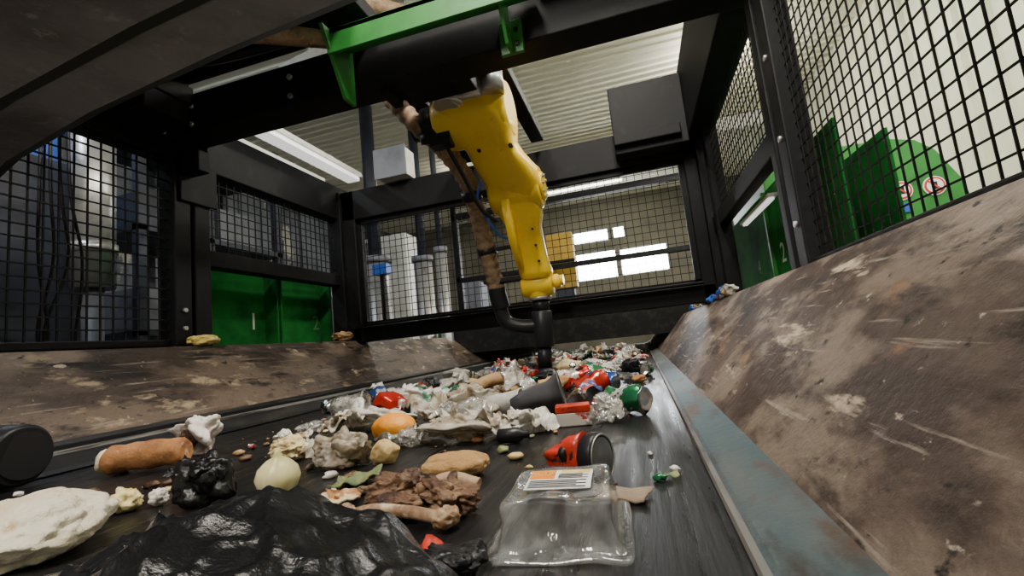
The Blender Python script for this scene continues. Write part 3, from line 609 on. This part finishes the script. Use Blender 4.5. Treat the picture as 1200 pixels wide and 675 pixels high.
single('crumpled_plastic_wrap',lambda b:b.bagc((-.46,1.13,0),(.08,.05,.04),mClearB,seed=44))
single('printed_film_bag',lambda b:b.bagc((-.76,1.50,0),(.10,.06,.055),mPrint,seed=36))
single('printed_film_bag',lambda b:b.bagc((-.53,1.34,0),(.08,.05,.05),mFilmC,seed=37))
single('cauliflower_piece',lambda b:b.blob((-.77,.87,0),(.04,.032,.026),mCream,amp=.35,freq=2.6,seed=38,rest=.001,sub=5))
single('vegetable_peel',lambda b:(b.blob((-.83,.575,0),(.026,.02,.018),mYelS,amp=.4,freq=1.6,seed=39,rest=.001,sub=4),b.blob((-.86,.60,0),(.03,.014,.01),mCream,amp=.4,seed=40,rest=.001,sub=4),b.blob((-.79,.60,0),(.014,.012,.013),mTissue,amp=.4,seed=41,rest=.001,sub=4)))
single('shell_scrap',lambda b:(b.sheet((-.45,.585,.001),.07,.045,mCream,rotz=-.5,bend=.22,seed=8,n=10),b.sheet((-.44,.60,.006),.05,.035,mRoll,rotz=-.7,bend=.2,seed=9,n=10)))
single('lettuce_leaf',lambda b:b.sheet((-.47,.68,.001),.07,.045,mLeaf,rotz=.3,bend=.25,seed=14,n=12))
single('card_scrap',lambda b:b.sheet((-.050,.60,.001),.07,.045,mCard,rotz=-.15,bend=.10,seed=17))
def cup(b,a,dirn,L,r1,r2,m,dent=.0,seed=0):
    b.lathe(a,dirn,[(0,r1*.2),(0,r1),(L*.25,r1+(r2-r1)*.25),(L*.5,r1+(r2-r1)*.5),(L*.75,r1+(r2-r1)*.75),(L*.96,r2),(L*.97,r2*1.07),(L,r2*1.07),(L,r2-.001),(L*.75,r1+(r2-r1)*.75-.0015),(L*.3,r1+(r2-r1)*.3-.0015),(.002,r1-.0015),(.002,r1*.2)],m,seg=32,cap=True,dent=dent,seed=seed)
single('clear_plastic_cup',lambda b:cup(b,(-1.08,1.44,.044),(1,.25,.03),.12,.030,.044,mClearB,.2))
single('white_paper_cup',lambda b:cup(b,(-.44,1.28,.034),(1,-.1,.05),.10,.026,.036,mWCan,.15,3))
single('grey_cup',lambda b:cup(b,(-.35,1.20,.034),(1,.15,.18),.14,.024,.056,mGCup,.2,6))
single('dark_bottle',lambda b:b.lathe((-.31,.93,.016),(1,.2,0),[(0,.01),(.003,.015),(.045,.015),(.055,.008),(.066,.008),(.067,.004)],mDark))
def redcan(b):
    dr=V((1,-.45,.06)).normalized(); a=V((-.150,.71,.026))
    b.lathe(a,dr,[(-.012,.004),(-.010,.010),(0,.018),(.012,.024),(.024,.023),(.036,.028),(.048,.027),(.062,.031)],mRed,seg=40,dent=.5,seed=2)
    b.lathe(a+dr*.060,dr,[(0,.030),(.003,.033),(.010,.034),(.020,.034),(.024,.032),(.025,.028),(.019,.026),(.017,.014),(.020,.012),(.020,.002)],mDark,seg=40)
    b.lathe(a+dr*.0845,dr,[(0,.0325),(.0015,.032),(.0015,.030),(0,.0295)],mSil,seg=40)
    b.lathe(a+dr*.0772,dr,[(0,.022),(.001,.021),(.001,.016),(0,.0155)],mGCup,seg=36)
    b.lathe(a+dr*.030,dr,[(0,.0262),(.001,.0285),(.010,.0290),(.011,.0265)],mDark,seg=40,dent=.3,seed=2)
single('crushed_red_can',redcan)
def tray(b):
    m=mClear
    def ring(w,dd,z,rr=.012,k=6):
        pts=[]
        for cx,cy,q0 in ((w-rr,dd-rr,0),(-w+rr,dd-rr,1),(-w+rr,-dd+rr,2),(w-rr,-dd+rr,3)):
            for i in range(k): 
                q=(q0+i/(k-1))*math.pi/2; pts.append(V((cx+rr*math.cos(q),cy+rr*math.sin(q),z)))
            nx_={0:(-w+rr,dd),1:(-w,-dd+rr),2:(w-rr,-dd),3:(w,dd-rr)}[q0]
            last=pts[-1]
            for t in (.2,.35,.42,.5,.58,.65,.8): pts.append(last.lerp(V((nx_[0],nx_[1],z)),t))
        return pts
    def T(p,i):
        x,y,z=p; z*=.82
        if y<-.02 and abs(x+.004)<.016 and .006<z<.047: y+=.018
        n=V((noise.noise(p*24),noise.noise(p*24+V((5,0,0))),noise.noise(p*24+V((0,5,0)))))*.005
        z+=.06*(y*.5)+.03*x; x*=.97*(1-.7*max(0,y)); y*=1.08
        c,s_=math.cos(.05),math.sin(.05); q=V((x,y,z))+n
        return V((-.103+q.x*c-q.y*s_,.500+q.x*s_+q.y*c,max(.0012,q.z+.003)))
    L_=[(.074,.068,.0,.016),(.074,.068,.0035,.016),(.070,.064,.0045,.014),(.062,.056,.005,.010),(.0605,.0545,.015,.010),(.058,.053,.030,.010),(.056,.052,.046,.010),(.0545,.0505,.056,.010),(.052,.049,.0595,.010),(.046,.043,.0595,.010),(.044,.041,.056,.010),(.028,.026,.056,.010),(.012,.011,.056,.006)]
    b.rings([[T(p,i) for p in ring(w,dd,z,rr)] for i,(w,dd,z,rr) in enumerate(L_)],m,cap=False)
e=empty('clear_food_tray')
b=B(); tray(b); b.done('tray',e,fixn=True)
mtx=Matrix.Translation((-.103,.505,.0530))@Matrix.Rotation(.05,4,'Z')@Matrix.Rotation(.03,4,'X')
b=B()
b.box(-.034,.034,-.030,.028,-.0004,.0004,mStickW,mtx); b.box(-.033,-.006,.000,.026,.0004,.0009,mLabelO,mtx); b.box(.000,.032,.016,.026,.0004,.0009,mYelS,mtx)
for i in range(4): b.box(-.002,.030-.006*(i%2),.000+i*.004,.0016+i*.004,.0004,.0009,mDark,mtx)
for i in range(5): b.box(-.031,.029-.01*(i%2),-.027+i*.0048,-.025+i*.0048,.0004,.0009,mDark,mtx)
b.done('label',e)
text('label_text','ACTIE',mtx@V((-.0195,.013,.0012)),(1,.05,0),(-.05,1,.03),.010,mYelS,e)

single('cardboard_carton',lambda b:(b.box(-.04,.04,-.025,.025,0,.030,mRedW,Matrix.Translation((-.175,1.10,.001))@Matrix.Rotation(.15,4,'Z')),b.box(-.0402,.0402,-.0252,.0252,.030,.046,mRed,Matrix.Translation((-.175,1.10,.001))@Matrix.Rotation(.15,4,'Z'))),bevel=.002)
def can(b,a,dirn,m,L=.115,r_=.032,dent=.25,seed=1):
    prof=[(0,r_*.8),(.003,r_*.82),(.008,r_)]+[(.008+(L-.02)*t/6,r_) for t in range(1,6)]+[(L-.012,r_),(L-.003,r_*.83)]
    b.lathe(a,dirn,prof,m,seg=24,dent=dent,seed=seed,cap=False)
    a=V(a);dd=V(dirn).normalized()
    b.lathe(a+dd*(L-.003),dd,[(0,r_*.83),(.003,r_*.85),(.001,r_*.78),(-.001,r_*.2)],mAlu,seg=24,dent=dent*.5,seed=seed)
    b.lathe(a,dd,[(.002,r_*.2),(.001,r_*.7),(0,r_*.8)],mAlu,seg=24)
single('drink_can',lambda b:can(b,(-.10,1.24,.033),(1,-.75,.05),mGCan,dent=.4))
single('drink_can',lambda b:can(b,(-.15,1.33,.033),(-.3,1,.1),mPrintB,.1,.03,.4))
single('drink_can',lambda b:can(b,(-.22,1.45,.034),(1,.4,.3),mRCan,dent=.4))
single('drink_can',lambda b:can(b,(-.10,1.62,.034),(-.8,.5,.1),mBCan,dent=.4,seed=3))
single('drink_can',lambda b:can(b,(-.30,1.72,.034),(.9,.2,.3),mRCan,dent=.5,seed=5))
single('drink_can',lambda b:can(b,(-.62,1.42,.034),(.3,.9,.2),mAlu,dent=.5,seed=7))
single('drink_can',lambda b:can(b,(-.14,1.90,.034),(-.9,.1,.3),mGCan,dent=.5,seed=9))
single('clear_plastic_bag',lambda b:b.bagc((-.10,1.10,0),(.04,.03,.042),mClearB,seed=51))
single('banana_peel',lambda b:(b.tube([(-.66,1.58,.02),(-.60,1.62,.06),(-.53,1.68,.08),(-.47,1.76,.05)],.024,mTan,seg=12),b.tube([(-.66,1.60,.02),(-.58,1.60,.03),(-.50,1.60,.02)],.02,mBrown,seg=12)))
single('plastic_chips',lambda b:(b.blob((.0,.665,0),(.009,.007,.005),mGCan,amp=.4,seed=3,rest=.001,sub=3),b.blob((.022,.70,0),(.007,.005,.005),mFilm,amp=.4,seed=4,rest=.001,sub=3),b.sheet((.015,.675,.001),.02,.014,mLeaf,rotz=.2,bend=.3,seed=19),b.blob((-.01,.80,0),(.004,.006,.003),mFilm,amp=.4,seed=4,rest=.001,sub=2)))

single('bread_scrap',lambda b:b.blob((-1.87,1.63,0),(.05,.07,.024),mYelS,amp=.4,seed=61,rest=.338,sub=4))
single('bread_scrap',lambda b:(b.blob((-1.86,2.62,0),(.04,.09,.03),mTan,amp=.4,seed=62,rest=.338,sub=4)))
def ledge(b):
    rn=random.Random(3)
    for i,y in enumerate((2.18,2.27,2.36,2.45,2.53,2.64,2.95,3.1,3.25,3.4,3.6,3.8)):
        b.crumple((.405+rn.uniform(-.01,.02),y,0),(.028,.045,.026),[mFilm,mTan,mWCan,mBlueP,mRoll,mBlueP,mFilmC,mBrown][i%8],seed=70+i,rest=.314,sub=3)
    can(b,(.40,2.30,.345),(.1,1,.02),mBlueP,.11,.024,.3,3)
single('ledge_litter',ledge)

# waste stream
b=B(); rnd=random.Random(8)
mats=[mFilm,mFilm,mFilmC,mFilmC,mFilmC,mClearB,mClearB,mTissue,mTan,mBrown,mPrint,mPrint,mPrintB,mCard,mCard,mLeaf,mRedW,mGCan,mDark,mDark,mBrown,mRCan,mBread]
food=[mTan,mBrown,mBrown,mCream,mRoll,mBread,mMeat,mCard,mPotato]
keep=[(-.61,1.04,.06),(-.76,1.18,.09),(-.46,1.13,.08),(-.41,.98,.09),(-.27,1.04,.07),(-.76,1.5,.1),(-.53,1.34,.08),(-1.02,1.45,.08),(-.38,1.28,.07),(-.28,1.21,.08),(-.07,1.2,.08),(-.17,1.38,.06),(-.17,1.47,.07),(-.14,1.65,.07),(-.25,1.74,.07),(-.6,1.47,.06),(-.18,1.91,.07),(-.10,1.10,.06),(-.175,1.10,.06),(-.57,1.65,.09),(-1.17,1.0,.09),(-1.12,.83,.10),(-.12,.70,.09),(-.53,.95,.05)]
taken=list(keep)
def free(x,y,s_,k=.60): return not any(math.hypot(x-q[0],(y-q[1])*.8)<(s_+q[2])*k for q in taken)
def piece(x,y,z,s_,sd):
    k=rnd.random(); m=rnd.choice(mats)
    if k<.34: b.crumple((x,y,0),(s_*rnd.uniform(.8,1.5),s_*rnd.uniform(.5,1),s_*rnd.uniform(.4,.8)),m,seed=sd,rest=z,sub=4 if y<2.2 and s_>.03 else 3,rot=(0,0,rnd.uniform(0,6)),amp=.4,K=11)
    elif k<.58: b.sheet((x,y,z),s_*2,s_*rnd.uniform(1,2),m,rotz=rnd.uniform(0,6),bend=.5,seed=sd,tilt=(rnd.uniform(-.7,.7),rnd.uniform(-.7,.7)),n=9,thick=.0008)
    elif k<.74: b.blob((x,y,0),(s_*rnd.uniform(.7,1.3),s_*rnd.uniform(.4,.8),s_*rnd.uniform(.3,.6)),rnd.choice(food),amp=.4,freq=1.6,seed=sd,rest=z,sub=3,rot=(0,0,rnd.uniform(0,6)))
    elif k<.90:
        a=rnd.uniform(0,6); can(b,(x,y,z+s_*.5),(math.cos(a),math.sin(a),rnd.uniform(-.1,.4)),rnd.choice([mRCan,mGCan,mRCan,mBCan,mWCan,mDark,mPrintB,mAlu,mAlu]),s_*2.0,s_*.55,.5,sd)
    else: 
        mt_=Matrix.Translation((x,y,z))@Matrix.Rotation(rnd.uniform(0,6),4,'Z')@Matrix.Rotation(rnd.uniform(-.3,.3),4,'X')
        b.box(-s_*.8,s_*.8,-s_*.5,s_*.5,.0,s_*.5,rnd.choice([mRedW,mCard,mPrint,mCard,mWCan]),mt_)
n_=0
for i in range(1600):
    if n_>=280: break
    y=1.22+3.1*rnd.random()**.9
    w=min(1,(y-1.0)/1.2)
    x=-.50+rnd.gauss(0,.25+.10*w)
    if x<-1.32 or x>.0: continue
    if abs(x+.5)<.08 and abs(y-2.4)<.08: continue
    s_=rnd.uniform(.026,.060)
    if not free(x,y,s_): continue
    taken.append((x,y,s_)); n_+=1
    z=.001+(rnd.random()*.045*w if abs(x+.45)<.4 else 0)
    piece(x,y,z,s_,i)
for i in range(60):
    y=.95+.4*rnd.random(); x=rnd.uniform(-1.0,-.15); s_=rnd.uniform(.010,.026)
    if free(x,y,s_,.9): piece(x,y,.001,s_,900+i)
for i in range(280):
    y=.62+2.0*rnd.random(); x=rnd.gauss(-.60,.28)
    if x<-1.3 or x>-.08: continue
    s_=rnd.uniform(.003,.013)
    b.blob((x,y,0),(s_*1.3,s_,s_*.6),rnd.choice(food+[mFilm,mLeaf,mTissue]),amp=.5,freq=1.6,seed=i,rest=.0005,sub=2,rot=(0,0,rnd.uniform(0,6)))
for i in range(160):
    y=.5+3.0*rnd.random(); x=rnd.uniform(-1.38,.05); s_=rnd.uniform(.001,.004)
    b.blob((x,y,0),(s_*1.3,s_,s_*.6),rnd.choice(food+[mFilm]),amp=.5,freq=1.6,seed=i,rest=.0005,sub=1)
b.done('mixed_waste_stream')

# ---------------- world ----------------
w=bpy.data.worlds.new('world'); bpy.context.scene.world=w; w.use_nodes=True
bg=w.node_tree.nodes['Background']; bg.inputs[0].default_value=(.93,.97,1,1); bg.inputs[1].default_value=36
